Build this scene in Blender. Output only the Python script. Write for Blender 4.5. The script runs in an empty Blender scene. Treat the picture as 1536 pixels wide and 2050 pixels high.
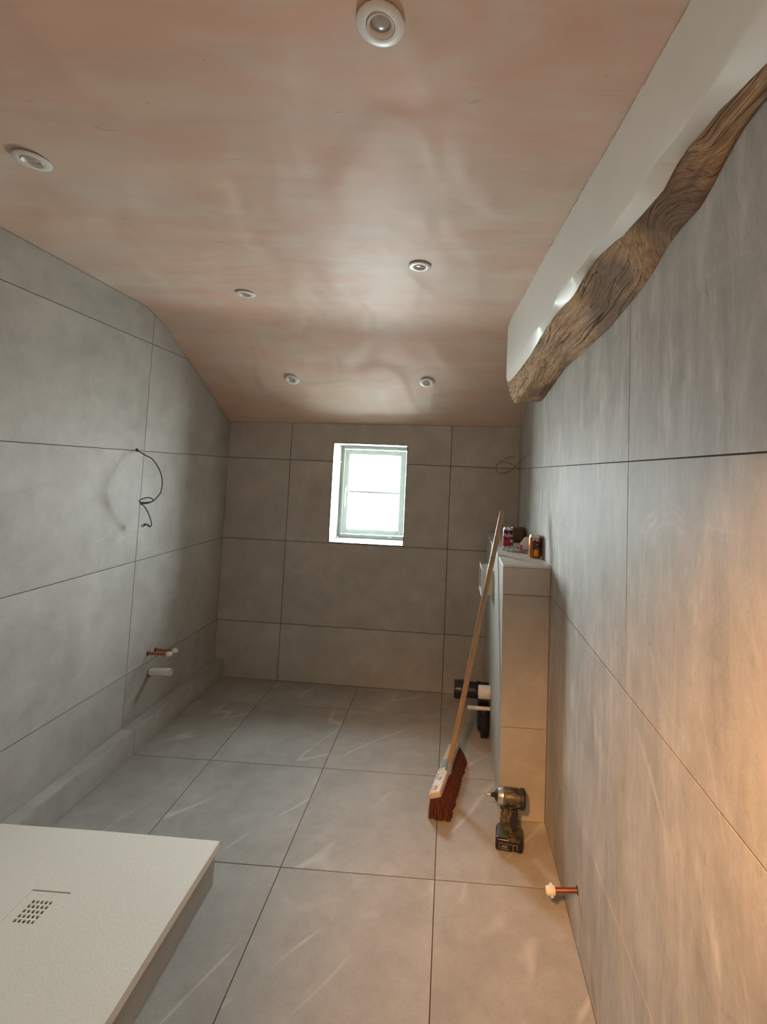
import bpy, bmesh, math, random
from mathutils import Vector, Matrix
random.seed(7)
C = bpy.context.scene.collection
scene = bpy.context.scene

# ------------------------------------------------------------------ camera
W_, H_ = 1536.0, 2050.0
F_, CX, CY = 918.3, 862.6, 888.9
YAW, PIT, ROL, CAMZ = .0453, -.0615, .0413, 1.555
def cam_rows():
    B = Matrix(((1,0,0),(0,0,-1),(0,1,0)))
    cy, sy, cp, sp, cr, sr = math.cos(YAW), math.sin(YAW), math.cos(PIT), math.sin(PIT), math.cos(ROL), math.sin(ROL)
    Ry = Matrix(((cy,0,sy),(0,1,0),(-sy,0,cy)))
    Rx = Matrix(((1,0,0),(0,cp,-sp),(0,sp,cp)))
    Rz = Matrix(((cr,-sr,0),(sr,cr,0),(0,0,1)))
    return Rz @ Rx @ Ry @ B
M_ = cam_rows()
cd = bpy.data.cameras.new('camera')
cam = bpy.data.objects.new('camera', cd); C.objects.link(cam)
r0, r1, r2 = M_[0], M_[1], M_[2]
cam.matrix_world = Matrix(((r0[0], -r1[0], -r2[0], 0), (r0[1], -r1[1], -r2[1], 0), (r0[2], -r1[2], -r2[2], CAMZ), (0,0,0,1)))
cd.sensor_fit = 'HORIZONTAL'; cd.sensor_width = 36.0; cd.lens = F_/W_*36.0
cd.shift_x = (W_/2-CX)/W_; cd.shift_y = -(H_/2-CY)/W_
cd.clip_start = .02; cd.clip_end = 100
scene.camera = cam

# ------------------------------------------------------------------ light
SKY = 97.0
YBK = -.18
w = bpy.data.worlds.new('overcast'); scene.world = w; w.use_nodes = True
bg = w.node_tree.nodes['Background']; bg.inputs[1].default_value = SKY
_n = w.node_tree; _tc = _n.nodes.new('ShaderNodeTexCoord'); _sp = _n.nodes.new('ShaderNodeSeparateXYZ'); _mr = _n.nodes.new('ShaderNodeMapRange'); _cr = _n.nodes.new('ShaderNodeValToRGB')
_mr.inputs[1].default_value = -1; _mr.inputs[2].default_value = 1          # hazy bright sky, dimmer towards the zenith, pale ground below
while len(_cr.color_ramp.elements) < 4: _cr.color_ramp.elements.new(.5)
for _k, (_p, _c) in enumerate(((0, (.34, .36, .35)), (.40, (.68, .72, .72)), (.5, (.90, .97, 1.0)), (1, (.60, .69, .76)))):
    _cr.color_ramp.elements[_k].position = _p; _cr.color_ramp.elements[_k].color = _c+(1,)
_n.links.new(_tc.outputs['Generated'], _sp.inputs[0]); _n.links.new(_sp.outputs['Z'], _mr.inputs[0]); _n.links.new(_mr.outputs[0], _cr.inputs[0]); _n.links.new(_cr.outputs[0], bg.inputs[0])
def area(name, loc, target, sx, sy, power, col, portal=False):
    l = bpy.data.lights.new(name, 'AREA'); l.shape = 'RECTANGLE'; l.size = sx; l.size_y = sy
    l.energy = power; l.color = col
    o = bpy.data.objects.new(name, l); C.objects.link(o); o.location = loc
    d = Vector(target)-Vector(loc); o.rotation_euler = d.to_track_quat('-Z', 'Y').to_euler()
    if portal: l.cycles.is_portal = True
    return o
area('sky_portal', (-.6, 3.70, 1.38), (-.6, 0, 1.38), 1.0, 1.1, 1, (1,1,1), True)      # window opening, samples the sky
def spot(name, loc, target, ang, power, col, rad):
    l = bpy.data.lights.new(name, 'SPOT'); l.energy = power; l.color = col; l.spot_size = math.radians(ang); l.spot_blend = 1.0; l.shadow_soft_size = rad
    o = bpy.data.objects.new(name, l); C.objects.link(o); o.location = loc
    o.rotation_euler = (Vector(target)-Vector(loc)).to_track_quat('-Z', 'Y').to_euler(); return o
spot('hall_lamp', (-.38, -.58, 2.34), (.47, 1.35, 1.45), 80, 530, (1.0, .46, .15), .07)      # warm lamp in the hallway behind the doorway
area('rear_fill', (-.15, YBK-1.40, 1.45), (-.15, 1, 1.45), 1.2, 1.6, 11, (1.0, .64, .40))      # added warm fill behind the camera, no real window there
scene.view_settings.view_transform = 'Standard'
scene.view_settings.look = 'None'
scene.view_settings.exposure = 0.0
scene.view_settings.gamma = 1.0
scene.view_settings.use_curve_mapping = False

# ------------------------------------------------------------------ materials
def new_mat(name):
    m = bpy.data.materials.new(name); m.use_nodes = True
    nt = m.node_tree; b = nt.nodes['Principled BSDF']
    return m, nt, b
def N(nt, t, **k):
    n = nt.nodes.new(t)
    for a, v in k.items():
        if a.startswith('i_'): n.inputs[a[2:].replace('_', ' ')].default_value = v
        else: setattr(n, a, v)
    return n
def plain(name, col, rough=.5, metal=0.0, spec=.5, noise=.06, nscale=30, bump=0.0):
    m, nt, b = new_mat(name)
    b.inputs['Roughness'].default_value = rough; b.inputs['Metallic'].default_value = metal
    b.inputs['Specular IOR Level'].default_value = spec
    tc = N(nt, 'ShaderNodeTexCoord'); no = N(nt, 'ShaderNodeTexNoise'); no.inputs['Scale'].default_value = nscale; no.inputs['Detail'].default_value = 4
    nt.links.new(tc.outputs['Object'], no.inputs['Vector'])
    mx = N(nt, 'ShaderNodeMix', data_type='RGBA')
    mx.inputs[6].default_value = tuple(c*(1-noise*2) for c in col)+(1,); mx.inputs[7].default_value = tuple(min(1, c*(1+noise*2)) for c in col)+(1,)
    nt.links.new(no.outputs['Fac'], mx.inputs[0]); nt.links.new(mx.outputs[2], b.inputs['Base Color'])
    if bump:
        bp = N(nt, 'ShaderNodeBump'); bp.inputs['Strength'].default_value = bump; bp.inputs['Distance'].default_value = .002
        nt.links.new(no.outputs['Fac'], bp.inputs['Height']); nt.links.new(bp.outputs[0], b.inputs['Normal'])
    return m
def ramp(nt, src, stops):
    r = N(nt, 'ShaderNodeValToRGB'); e = r.color_ramp.elements
    while len(e) < len(stops): e.new(.5)
    for k, (p, c) in zip(e, stops):
        k.position = p; k.color = (c, c, c, 1) if isinstance(c, float) else tuple(c)+(1,)
    nt.links.new(src, r.inputs[0]); return r
def noise(nt, vec, scale, detail=5, rough=.55, dist=0.0, sc=(1,1,1)):
    mp = N(nt, 'ShaderNodeMapping'); mp.inputs['Scale'].default_value = sc
    nt.links.new(vec, mp.inputs['Vector'])
    n = N(nt, 'ShaderNodeTexNoise'); n.inputs['Scale'].default_value = scale; n.inputs['Detail'].default_value = detail
    n.inputs['Roughness'].default_value = rough; n.inputs['Distortion'].default_value = dist
    nt.links.new(mp.outputs[0], n.inputs['Vector']); return n
def mixc(nt, fac, a, b, mode='MIX'):
    m = N(nt, 'ShaderNodeMix', data_type='RGBA', blend_type=mode)
    for s, v in ((0, fac), (6, a), (7, b)):
        if isinstance(v, (int, float)): m.inputs[s].default_value = v
        elif isinstance(v, tuple): m.inputs[s].default_value = v+(1,)
        else: nt.links.new(v, m.inputs[s])
    return m.outputs[2]
ARC = (1.015, 1.405)
def tile_mat(name, ca, cb, rough=.42, smear=0.0, smear_sc=(1,1,1), vein=.12, spec=.5, pits=.0):
    """porcelain stone-look tile: soft clouds, light veins, fine grain, dried grout haze"""
    m, nt, b = new_mat(name)
    tc = N(nt, 'ShaderNodeTexCoord'); oi = N(nt, 'ShaderNodeObjectInfo')
    mul = N(nt, 'ShaderNodeMath', operation='MULTIPLY'); mul.inputs[1].default_value = 37.0
    nt.links.new(oi.outputs['Random'], mul.inputs[0])
    add = N(nt, 'ShaderNodeVectorMath', operation='ADD')
    nt.links.new(tc.outputs['Object'], add.inputs[0]); nt.links.new(mul.outputs[0], add.inputs[1])
    v = add.outputs[0]
    cl = noise(nt, v, 1.9, 6, .6, .8)
    cr = ramp(nt, cl.outputs['Fac'], [(.30, 0.0), (.68, 1.0)])
    col = mixc(nt, cr.outputs[0], ca, cb)
    f2 = noise(nt, v, 9, 5, .65, .3); fr = ramp(nt, f2.outputs['Fac'], [(.3, .88), (.72, 1.08)])
    col = mixc(nt, 1.0, col, fr.outputs[0], 'MULTIPLY')
    gr = noise(nt, v, 160, 2, .5); grr = ramp(nt, gr.outputs['Fac'], [(.3, .955), (.7, 1.045)])
    col = mixc(nt, 1.0, col, grr.outputs[0], 'MULTIPLY')
    # veins
    rt = N(nt, 'ShaderNodeVectorRotate', rotation_type='EULER_XYZ'); rt.inputs['Rotation'].default_value = (.5, .4, -.75); nt.links.new(v, rt.inputs[0])
    vn = noise(nt, rt.outputs[0], 1.25, 2, .35, .15, (.45, 2.0, 1.2))
    vr = ramp(nt, vn.outputs['Fac'], [(.492, 0.0), (.5, 1.0), (.508, 0.0)])
    vm = noise(nt, v, 3.5, 2); vmr = ramp(nt, vm.outputs['Fac'], [(.47, 0.0), (.60, 1.0)])
    vf = N(nt, 'ShaderNodeMath', operation='MULTIPLY'); nt.links.new(vr.outputs[0], vf.inputs[0]); nt.links.new(vmr.outputs[0], vf.inputs[1])
    vf2 = N(nt, 'ShaderNodeMath', operation='MULTIPLY'); vf2.inputs[1].default_value = vein; nt.links.new(vf.outputs[0], vf2.inputs[0])
    col = mixc(nt, vf2.outputs[0], col, (.72, .70, .66))
    rgh = N(nt, 'ShaderNodeMapRange'); rgh.inputs[3].default_value = rough-.05; rgh.inputs[4].default_value = rough+.07
    nt.links.new(f2.outputs['Fac'], rgh.inputs[0]); rout = rgh.outputs[0]
    if smear:
        w1 = noise(nt, tc.outputs['Object'], 2.3, 7, .68, .9, smear_sc)
        sr = ramp(nt, w1.outputs['Fac'], [(.44, 0.0), (.50, .35), (.56, .15), (.66, 1.0)])
        st = noise(nt, tc.outputs['Object'], 26, 4, .6, .4, (1, 1, .16)); str_ = ramp(nt, st.outputs['Fac'], [(.44, .15), (.66, 1.0)])
        sf = N(nt, 'ShaderNodeMath', operation='MULTIPLY'); nt.links.new(sr.outputs[0], sf.inputs[0]); nt.links.new(str_.outputs[0], sf.inputs[1])
        sm = N(nt, 'ShaderNodeMath', operation='MULTIPLY'); sm.inputs[1].default_value = smear; nt.links.new(sf.outputs[0], sm.inputs[0])
        col = mixc(nt, sm.outputs[0], col, (.70, .68, .65))
        if smear > .5:
            fb = noise(nt, tc.outputs['Object'], 9, 7, .75, .5, (1, 1.2, .28)); fbr = ramp(nt, fb.outputs['Fac'], [(.36, .86), (.64, 1.12)])
            col = mixc(nt, 1.0, col, fbr.outputs[0], 'MULTIPLY')
            pt = noise(nt, tc.outputs['Object'], 60, 4, .7, .6, (1, 1.2, .7)); ptr = ramp(nt, pt.outputs['Fac'], [(.60, 1.0), (.72, .80)])
            col = mixc(nt, 1.0, col, ptr.outputs[0], 'MULTIPLY')
            spx = N(nt, 'ShaderNodeSeparateXYZ'); nt.links.new(tc.outputs['Object'], spx.inputs[0])
            def mth(op, a, b_=None):
                n_ = N(nt, 'ShaderNodeMath', operation=op)
                for i_, v_ in enumerate((a, b_)):
                    if v_ is None: continue
                    if isinstance(v_, (int, float)): n_.inputs[i_].default_value = v_
                    else: nt.links.new(v_, n_.inputs[i_])
                return n_.outputs[0]
            def sstep(v_, a, b_):
                n_ = N(nt, 'ShaderNodeMapRange', interpolation_type='SMOOTHSTEP'); n_.inputs[1].default_value = a; n_.inputs[2].default_value = b_; nt.links.new(v_, n_.inputs[0]); return n_.outputs[0]
            dy = mth('SUBTRACT', spx.outputs['Y'], ARC[0]); dz = mth('SUBTRACT', spx.outputs['Z'], ARC[1])
            wob = mth('MULTIPLY', mth('SUBTRACT', fb.outputs['Fac'], .5), .085)
            rad = mth('ADD', mth('SQRT', mth('ADD', mth('MULTIPLY', mth('MULTIPLY', dy, dy), .38), mth('MULTIPLY', dz, dz))), wob)
            ring = mth('MULTIPLY', mth('MULTIPLY', sstep(rad, .040, .052), sstep(rad, .108, .096)), mth('ADD', mth('MULTIPLY', mth('SINE', mth('MULTIPLY', rad, 330)), .4), .6))
            ring = mth('MULTIPLY', ring, mth('MULTIPLY', sstep(dz, -.01, .03), sstep(dy, -.09, -.03)))
            stk = mth('MULTIPLY', mth('ADD', mth('MULTIPLY', mth('SINE', mth('MULTIPLY', mth('ADD', dy, mth('MULTIPLY', wob, .6)), 420)), .4), .5), mth('MULTIPLY', mth('MULTIPLY', sstep(dy, -.05, -.02), sstep(dy, .085, .06)), mth('MULTIPLY', sstep(dz, .02, .08), sstep(dz, .25, .15))))
            wf_ = mth('MULTIPLY', mth('MAXIMUM', ring, stk), .30)
            col = mixc(nt, wf_, col, (.74, .72, .69))
            for sc_, th_, wd in ((1.3, .50, .0016), (2.3, .54, .0022)):
                hl = noise(nt, tc.outputs['Object'], sc_, 1, .3, .3, (1, 1.1, .30)); hr = ramp(nt, hl.outputs['Fac'], [(th_-wd, 0.0), (th_, 1.0), (th_+wd, 0.0)])
                hm = noise(nt, tc.outputs['Object'], 5, 2); hmr = ramp(nt, hm.outputs['Fac'], [(.48, 0.0), (.62, .55)])
                hf = N(nt, 'ShaderNodeMath', operation='MULTIPLY'); nt.links.new(hr.outputs[0], hf.inputs[0]); nt.links.new(hmr.outputs[0], hf.inputs[1])
                col = mixc(nt, hf.outputs[0], col, (.72, .69, .65))
            dk = noise(nt, tc.outputs['Object'], 11, 5, .75, .8, (1, 1.2, .5)); dkr = ramp(nt, dk.outputs['Fac'], [(.64, 0.0), (.70, .5)])
            col = mixc(nt, dkr.outputs[0], col, (.24, .225, .205))
        ra = N(nt, 'ShaderNodeMath', operation='MULTIPLY_ADD'); ra.inputs[1].default_value = .14
        nt.links.new(sf.outputs[0], ra.inputs[0]); nt.links.new(rout, ra.inputs[2]); rout = ra.outputs[0]
    nt.links.new(col, b.inputs['Base Color']); nt.links.new(rout, b.inputs['Roughness'])
    b.inputs['Specular IOR Level'].default_value = spec
    bp = N(nt, 'ShaderNodeBump'); bp.inputs['Strength'].default_value = .12; bp.inputs['Distance'].default_value = .0015
    nt.links.new(f2.outputs['Fac'], bp.inputs['Height']); nt.links.new(bp.outputs[0], b.inputs['Normal'])
    return m
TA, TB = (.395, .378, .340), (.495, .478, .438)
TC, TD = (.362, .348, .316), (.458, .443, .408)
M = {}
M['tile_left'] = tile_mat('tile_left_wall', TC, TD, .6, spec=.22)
M['tile_reveal'] = tile_mat('tile_reveal_pale', (.38, .37, .345), (.46, .45, .425), .45, spec=.3)
M['tile_far'] = tile_mat('tile_far_wall', TA, TB, .6, spec=.22)
M['tile_right'] = tile_mat('tile_right_wall', TC, TD, .60, spec=.2, smear=.85, smear_sc=(1, 1.3, .55))
M['tile_floor'] = tile_mat('tile_floor', (.325, .308, .276), (.415, .397, .362), .56, spec=.13, smear=.10, smear_sc=(.8, .8, 1), vein=.4)
M['tile_nib'] = tile_mat('tile_nib', TA, TB, .40, spec=.4)
M['tile_lit'] = tile_mat('tile_lit_top', (.66, .64, .60), (.74, .72, .68), .42, spec=.4, smear=.3)  # paler copy for the low wall's top, window light put into the colour
M['backing'] = plain('tile_adhesive', (.035, .027, .02), .9, spec=.2)
M['hall'] = plain('hall_paint', (.55, .45, .36), .7)
M['white_plastic'] = plain('white_plastic', (.74, .72, .68), .35, noise=.02)
M['downlight_white'] = plain('downlight_white', (.72, .72, .70), .38, noise=.01)
M['black_plastic'] = plain('black_plastic', (.010, .010, .014), .28)
M['black_rubber'] = plain('black_rubber', (.016, .015, .014), .55)
M['copper'] = plain('copper', (.45, .17, .09), .32, 1.0, noise=.15, nscale=60)
M['steel'] = plain('steel', (.55, .54, .52), .28, 1.0)
M['alu'] = plain('aluminium', (.62, .62, .61), .3, 1.0)
M['tray'] = plain('tray_resin', (.88, .83, .73), .55, noise=.04, nscale=120, bump=.35)
M['window_paint'] = plain('window_paint', (.40, .47, .425), .4, noise=.02)
M['trim_dark'] = plain('edge_trim_dark', (.10, .085, .07), .45)
M['cable_grey'] = plain('cable_grey', (.055, .045, .04), .5)
M['cable_beige'] = plain('cable_beige', (.22, .17, .12), .5)
M['olive'] = plain('olive_camouflage', (.062, .052, .028), .42, noise=.48, nscale=34)
def camo():
    m, nt, b = new_mat('olive_camouflage_print'); tc = N(nt, 'ShaderNodeTexCoord')
    n = noise(nt, tc.outputs['Object'], 28, 2, .5, .8); r = ramp(nt, n.outputs['Fac'], [(.40, (.018, .016, .011)), (.44, (.062, .052, .026)), (.54, (.070, .056, .030)), (.58, (.17, .14, .085)), (.63, (.035, .035, .018))])
    nt.links.new(r.outputs[0], b.inputs['Base Color']); b.inputs['Roughness'].default_value = .4; return m
M['olive'] = camo()
M['teal_grey'] = plain('teal_grey_plastic', (.05, .075, .068), .4)
M['sticker'] = plain('paper_label', (.62, .58, .52), .6)
M['faint_ink'] = plain('faint_ink', (.30, .26, .21), .6)
M['dark_ink'] = plain('dark_ink', (.03, .025, .03), .5)
M['block_wood'] = plain('broom_block_wood', (.56, .44, .31), .5, noise=.10, nscale=25)
M['red_enamel'] = plain('red_can_print', (.40, .012, .045), .3, .3, noise=.2)
M['purple'] = plain('purple_can_print', (.05, .012, .05), .3, .3)
M['pink_print'] = plain('pink_can_print', (.55, .30, .32), .35)
M['orange'] = plain('orange_can_print', (.45, .13, .012), .24, .55, noise=.12, nscale=40)
M['yellow_print'] = plain('yellow_can_print', (.62, .27, .02), .3, .3)
M['brown_card'] = plain('brown_card', (.105, .05, .022), .65, noise=.35, nscale=30)
M['pink_plastic'] = plain('pink_plastic', (.55, .06, .09), .35)
M['green_print'] = plain('green_print', (.06, .16, .06), .4)

def wood_handle():
    m, nt, b = new_mat('varnished_pine'); tc = N(nt, 'ShaderNodeTexCoord')
    n = noise(nt, tc.outputs['Object'], 30, 5, .6, .6, (3, 3, .12))
    r = ramp(nt, n.outputs['Fac'], [(.3, (.27, .165, .08)), (.7, (.42, .285, .155))])
    nt.links.new(r.outputs[0], b.inputs['Base Color']); b.inputs['Roughness'].default_value = .38
    return m
M['pine'] = wood_handle()
def bristle_mat():
    m, nt, b = new_mat('bristle_red_brown'); tc = N(nt, 'ShaderNodeTexCoord')
    n = noise(nt, tc.outputs['Object'], 190, 3, .6, .1, (1, 1, .08))
    r = ramp(nt, n.outputs['Fac'], [(.32, (.025, .006, .003)), (.7, (.17, .038, .013))])
    nt.links.new(r.outputs[0], b.inputs['Base Color']); b.inputs['Roughness'].default_value = .6
    bp = N(nt, 'ShaderNodeBump'); bp.inputs['Strength'].default_value = .8; bp.inputs['Distance'].default_value = .003
    nt.links.new(n.outputs['Fac'], bp.inputs['Height']); nt.links.new(bp.outputs[0], b.inputs['Normal'])
    return m
M['bristle'] = bristle_mat()
def oak():
    m, nt, b = new_mat('weathered_oak'); tc = N(nt, 'ShaderNodeTexCoord')
    wn = noise(nt, tc.outputs['Object'], 2.2, 2, .5, 0, (1, .8, 1))
    sub = N(nt, 'ShaderNodeVectorMath', operation='SUBTRACT'); sub.inputs[1].default_value = (.5, .5, .5)
    nt.links.new(wn.outputs['Color'], sub.inputs[0])
    sc = N(nt, 'ShaderNodeVectorMath', operation='SCALE'); sc.inputs['Scale'].default_value = .05; nt.links.new(sub.outputs[0], sc.inputs[0])
    ad = N(nt, 'ShaderNodeVectorMath', operation='ADD'); nt.links.new(tc.outputs['Object'], ad.inputs[0]); nt.links.new(sc.outputs[0], ad.inputs[1])
    # grain bends round a knot
    ds = N(nt, 'ShaderNodeVectorMath', operation='DISTANCE'); ds.inputs[1].default_value = (.47, .98, 2.10); nt.links.new(tc.outputs['Object'], ds.inputs[0])
    mr = N(nt, 'ShaderNodeMapRange', interpolation_type='SMOOTHSTEP'); mr.inputs[1].default_value = 0; mr.inputs[2].default_value = .20; mr.inputs[3].default_value = .16; mr.inputs[4].default_value = 0
    nt.links.new(ds.outputs['Value'], mr.inputs[0])
    cx_ = N(nt, 'ShaderNodeCombineXYZ'); nt.links.new(mr.outputs[0], cx_.inputs[0])
    a2 = N(nt, 'ShaderNodeVectorMath', operation='ADD'); nt.links.new(ad.outputs[0], a2.inputs[0]); nt.links.new(cx_.outputs[0], a2.inputs[1])
    v = a2.outputs[0]
    g = noise(nt, v, 26, 8, .72, .1, (4.0, .14, 2.2))
    r = ramp(nt, g.outputs['Fac'], [(.30, (.17, .085, .038)), (.50, (.46, .28, .145)), (.72, (.74, .50, .30))])
    big = noise(nt, tc.outputs['Object'], 4.2, 4, .6, .4, (1.4, .8, 1)); br = ramp(nt, big.outputs['Fac'], [(.46, 0.0), (.62, .7)])
    col = mixc(nt, br.outputs[0], r.outputs[0], (.12, .082, .055))
    fi = noise(nt, v, 120, 3, .6, 0, (3, .2, 2)); fr = ramp(nt, fi.outputs['Fac'], [(.3, .72), (.7, 1.22)]); col = mixc(nt, 1.0, col, fr.outputs[0], 'MULTIPLY')
    ck = noise(nt, v, 13, 1, .3, .0, (4.2, .085, .9)); ckr = ramp(nt, ck.outputs['Fac'], [(.488, 0.0), (.5, 1.0), (.512, 0.0)])
    ck2 = noise(nt, v, 21, 1, .3, .0, (4.2, .11, .9)); ckr2 = ramp(nt, ck2.outputs['Fac'], [(.545, 0.0), (.553, .9), (.561, 0.0)])
    mx = N(nt, 'ShaderNodeMath', operation='MAXIMUM'); nt.links.new(ckr.outputs[0], mx.inputs[0]); nt.links.new(ckr2.outputs[0], mx.inputs[1])
    cm = noise(nt, tc.outputs['Object'], 7, 2, .5, 0, (1.5, .6, 1)); cmr = ramp(nt, cm.outputs['Fac'], [(.42, .15), (.55, 1.0)])
    cf = N(nt, 'ShaderNodeMath', operation='MULTIPLY'); nt.links.new(mx.outputs[0], cf.inputs[0]); nt.links.new(cmr.outputs[0], cf.inputs[1])
    col = mixc(nt, cf.outputs[0], col, (.012, .007, .005))
    nt.links.new(col, b.inputs['Base Color']); b.inputs['Roughness'].default_value = .75; b.inputs['Specular IOR Level'].default_value = .25
    h = N(nt, 'ShaderNodeMath', operation='MULTIPLY_ADD'); h.inputs[1].default_value = -1.4
    nt.links.new(cf.outputs[0], h.inputs[0]); nt.links.new(g.outputs['Fac'], h.inputs[2])
    bp = N(nt, 'ShaderNodeBump'); bp.inputs['Strength'].default_value = .8; bp.inputs['Distance'].default_value = .006
    nt.links.new(h.outputs[0], bp.inputs['Height']); nt.links.new(bp.outputs[0], b.inputs['Normal'])
    return m
M['oak'] = oak()
def pink_plaster():
    m, nt, b = new_mat('fresh_pink_plaster'); tc = N(nt, 'ShaderNodeTexCoord'); v = tc.outputs['Object']
    a = noise(nt, v, 2.0, 5, .6, 1.2, (.8, 1.7, 1)); ar = ramp(nt, a.outputs['Fac'], [(.36, 0.0), (.66, 1.0)])
    col = mixc(nt, ar.outputs[0], (.64, .425, .325), (.64, .53, .44))
    s = noise(nt, v, 4, 6, .65, .5, (.35, 2.2, 1)); sr = ramp(nt, s.outputs['Fac'], [(.3, .93), (.7, 1.06)])
    col = mixc(nt, 1.0, col, sr.outputs[0], 'MULTIPLY')
    # small brown trowel marks
    t = noise(nt, v, 9, 5, .7, 1.5, (.5, 2.4, 1)); tr = ramp(nt, t.outputs['Fac'], [(.655, 0.0), (.70, 1.0)])
    tm = N(nt, 'ShaderNodeMath', operation='MULTIPLY'); tm.inputs[1].default_value = .35; nt.links.new(tr.outputs[0], tm.inputs[0])
    col = mixc(nt, tm.outputs[0], col, (.30, .19, .13))
    nt.links.new(col, b.inputs['Base Color'])
    rr = N(nt, 'ShaderNodeMapRange'); rr.inputs[3].default_value = .50; rr.inputs[4].default_value = .62
    nt.links.new(s.outputs['Fac'], rr.inputs[0]); nt.links.new(rr.outputs[0], b.inputs['Roughness'])
    b.inputs['Specular IOR Level'].default_value = .3
    hn = noise(nt, v, 3.0, 1, .4, .6, (1.7, 1.0, 1))
    h = N(nt, 'ShaderNodeMath', operation='MULTIPLY_ADD'); h.inputs[1].default_value = .010
    nt.links.new(t.outputs['Fac'], h.inputs[0]); nt.links.new(hn.outputs['Fac'], h.inputs[2])
    bp = N(nt, 'ShaderNodeBump'); bp.inputs['Strength'].default_value = 1.0; bp.inputs['Distance'].default_value = .016
    nt.links.new(h.outputs[0], bp.inputs['Height']); nt.links.new(bp.outputs[0], b.inputs['Normal'])
    return m
M['pink'] = pink_plaster()
def white_plaster():
    m, nt, b = new_mat('painted_white_plaster'); tc = N(nt, 'ShaderNodeTexCoord'); v = tc.outputs['Object']
    a = noise(nt, v, 5, 5, .6, .5); ar = ramp(nt, a.outputs['Fac'], [(.3, 0.0), (.7, 1.0)])
    col = mixc(nt, ar.outputs[0], (.76, .77, .725), (.82, .83, .785))
    t = noise(nt, v, 16, 4, .7, 1.2, (1, .6, 1.4)); tr = ramp(nt, t.outputs['Fac'], [(.70, 0.0), (.73, 1.0)])
    col = mixc(nt, tr.outputs[0], col, (.25, .19, .14))
    sx_ = N(nt, 'ShaderNodeSeparateXYZ'); nt.links.new(v, sx_.inputs[0])
    en = noise(nt, v, 14, 5, .75, .6, (1, 1, 1))
    ez_ = N(nt, 'ShaderNodeMath', operation='MULTIPLY_ADD'); ez_.inputs[1].default_value = .028; nt.links.new(en.outputs['Fac'], ez_.inputs[0]); nt.links.new(sx_.outputs['Z'], ez_.inputs[2])
    er = N(nt, 'ShaderNodeMapRange'); er.inputs[1].default_value = 2.4065; er.inputs[2].default_value = 2.4095; nt.links.new(ez_.outputs[0], er.inputs[0])
    col = mixc(nt, er.outputs[0], col, (.46, .27, .18))
    nt.links.new(col, b.inputs['Base Color']); b.inputs['Roughness'].default_value = .45
    bp = N(nt, 'ShaderNodeBump'); bp.inputs['Strength'].default_value = .35; bp.inputs['Distance'].default_value = .006
    nt.links.new(a.outputs['Fac'], bp.inputs['Height']); nt.links.new(bp.outputs[0], b.inputs['Normal'])
    return m
M['white_plaster'] = white_plaster()
def glass():
    m = bpy.data.materials.new('window_glass'); m.use_nodes = True; nt = m.node_tree; nt.nodes.clear()
    o = N(nt, 'ShaderNodeOutputMaterial'); t = N(nt, 'ShaderNodeBsdfTransparent'); g = N(nt, 'ShaderNodeBsdfGlossy'); g.inputs['Roughness'].default_value = .02
    fr = N(nt, 'ShaderNodeFresnel'); 
    ge = N(nt, 'ShaderNodeNewGeometry'); io = N(nt, 'ShaderNodeMapRange'); io.inputs[3].default_value = 1.45; io.inputs[4].default_value = 1/1.45      # same reflectance at both faces of the thin pane
    nt.links.new(ge.outputs['Backfacing'], io.inputs[0]); nt.links.new(io.outputs[0], fr.inputs[0])
    t.inputs[0].default_value = (.96, .985, .98, 1)
    mx = N(nt, 'ShaderNodeMixShader'); nt.links.new(fr.outputs[0], mx.inputs[0]); nt.links.new(t.outputs[0], mx.inputs[1]); nt.links.new(g.outputs[0], mx.inputs[2]); nt.links.new(mx.outputs[0], o.inputs[0])
    return m
M['glass'] = glass()
def film():
    m, nt, b = new_mat('clear_wrapper_film'); b.inputs['Base Color'].default_value = (.62, .66, .58, 1)
    b.inputs['Roughness'].default_value = .25; b.inputs['Alpha'].default_value = .8
    return m
M['film'] = film()
def lens_mat():
    m, nt, b = new_mat('frosted_lamp_lens'); b.inputs['Base Color'].default_value = (.42, .39, .37, 1); b.inputs['Roughness'].default_value = .22; return m
M['lens'] = lens_mat()

# ------------------------------------------------------------------ helpers
def link(name, bm, mat, parent=None, base=(0,0,0), smooth=False):
    me = bpy.data.meshes.new(name)
    if any(base): bmesh.ops.translate(bm, verts=bm.verts, vec=-Vector(base))
    bmesh.ops.recalc_face_normals(bm, faces=bm.faces)
    bm.to_mesh(me); bm.free()
    if smooth:
        for p in me.polygons: p.use_smooth = True
        if smooth != 'all':
            try: me.set_sharp_from_angle(angle=math.radians(38))
            except Exception: pass
    me.materials.append(M[mat] if isinstance(mat, str) else mat)
    o = bpy.data.objects.new(name, me); C.objects.link(o)
    if parent is not None: o.parent = parent
    else: o.location = base
    return o
def tag(o, label=None, cat=None, group=None, kind=None):
    for k, v in (('label', label), ('category', cat), ('group', group), ('kind', kind)):
        if v: o[k] = v
    return o
def thing(name, label, cat, loc=(0,0,0), group=None):
    o = bpy.data.objects.new(name, None); C.objects.link(o); o.location = loc; o.empty_display_size = .05
    return tag(o, label, cat, group)
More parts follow.
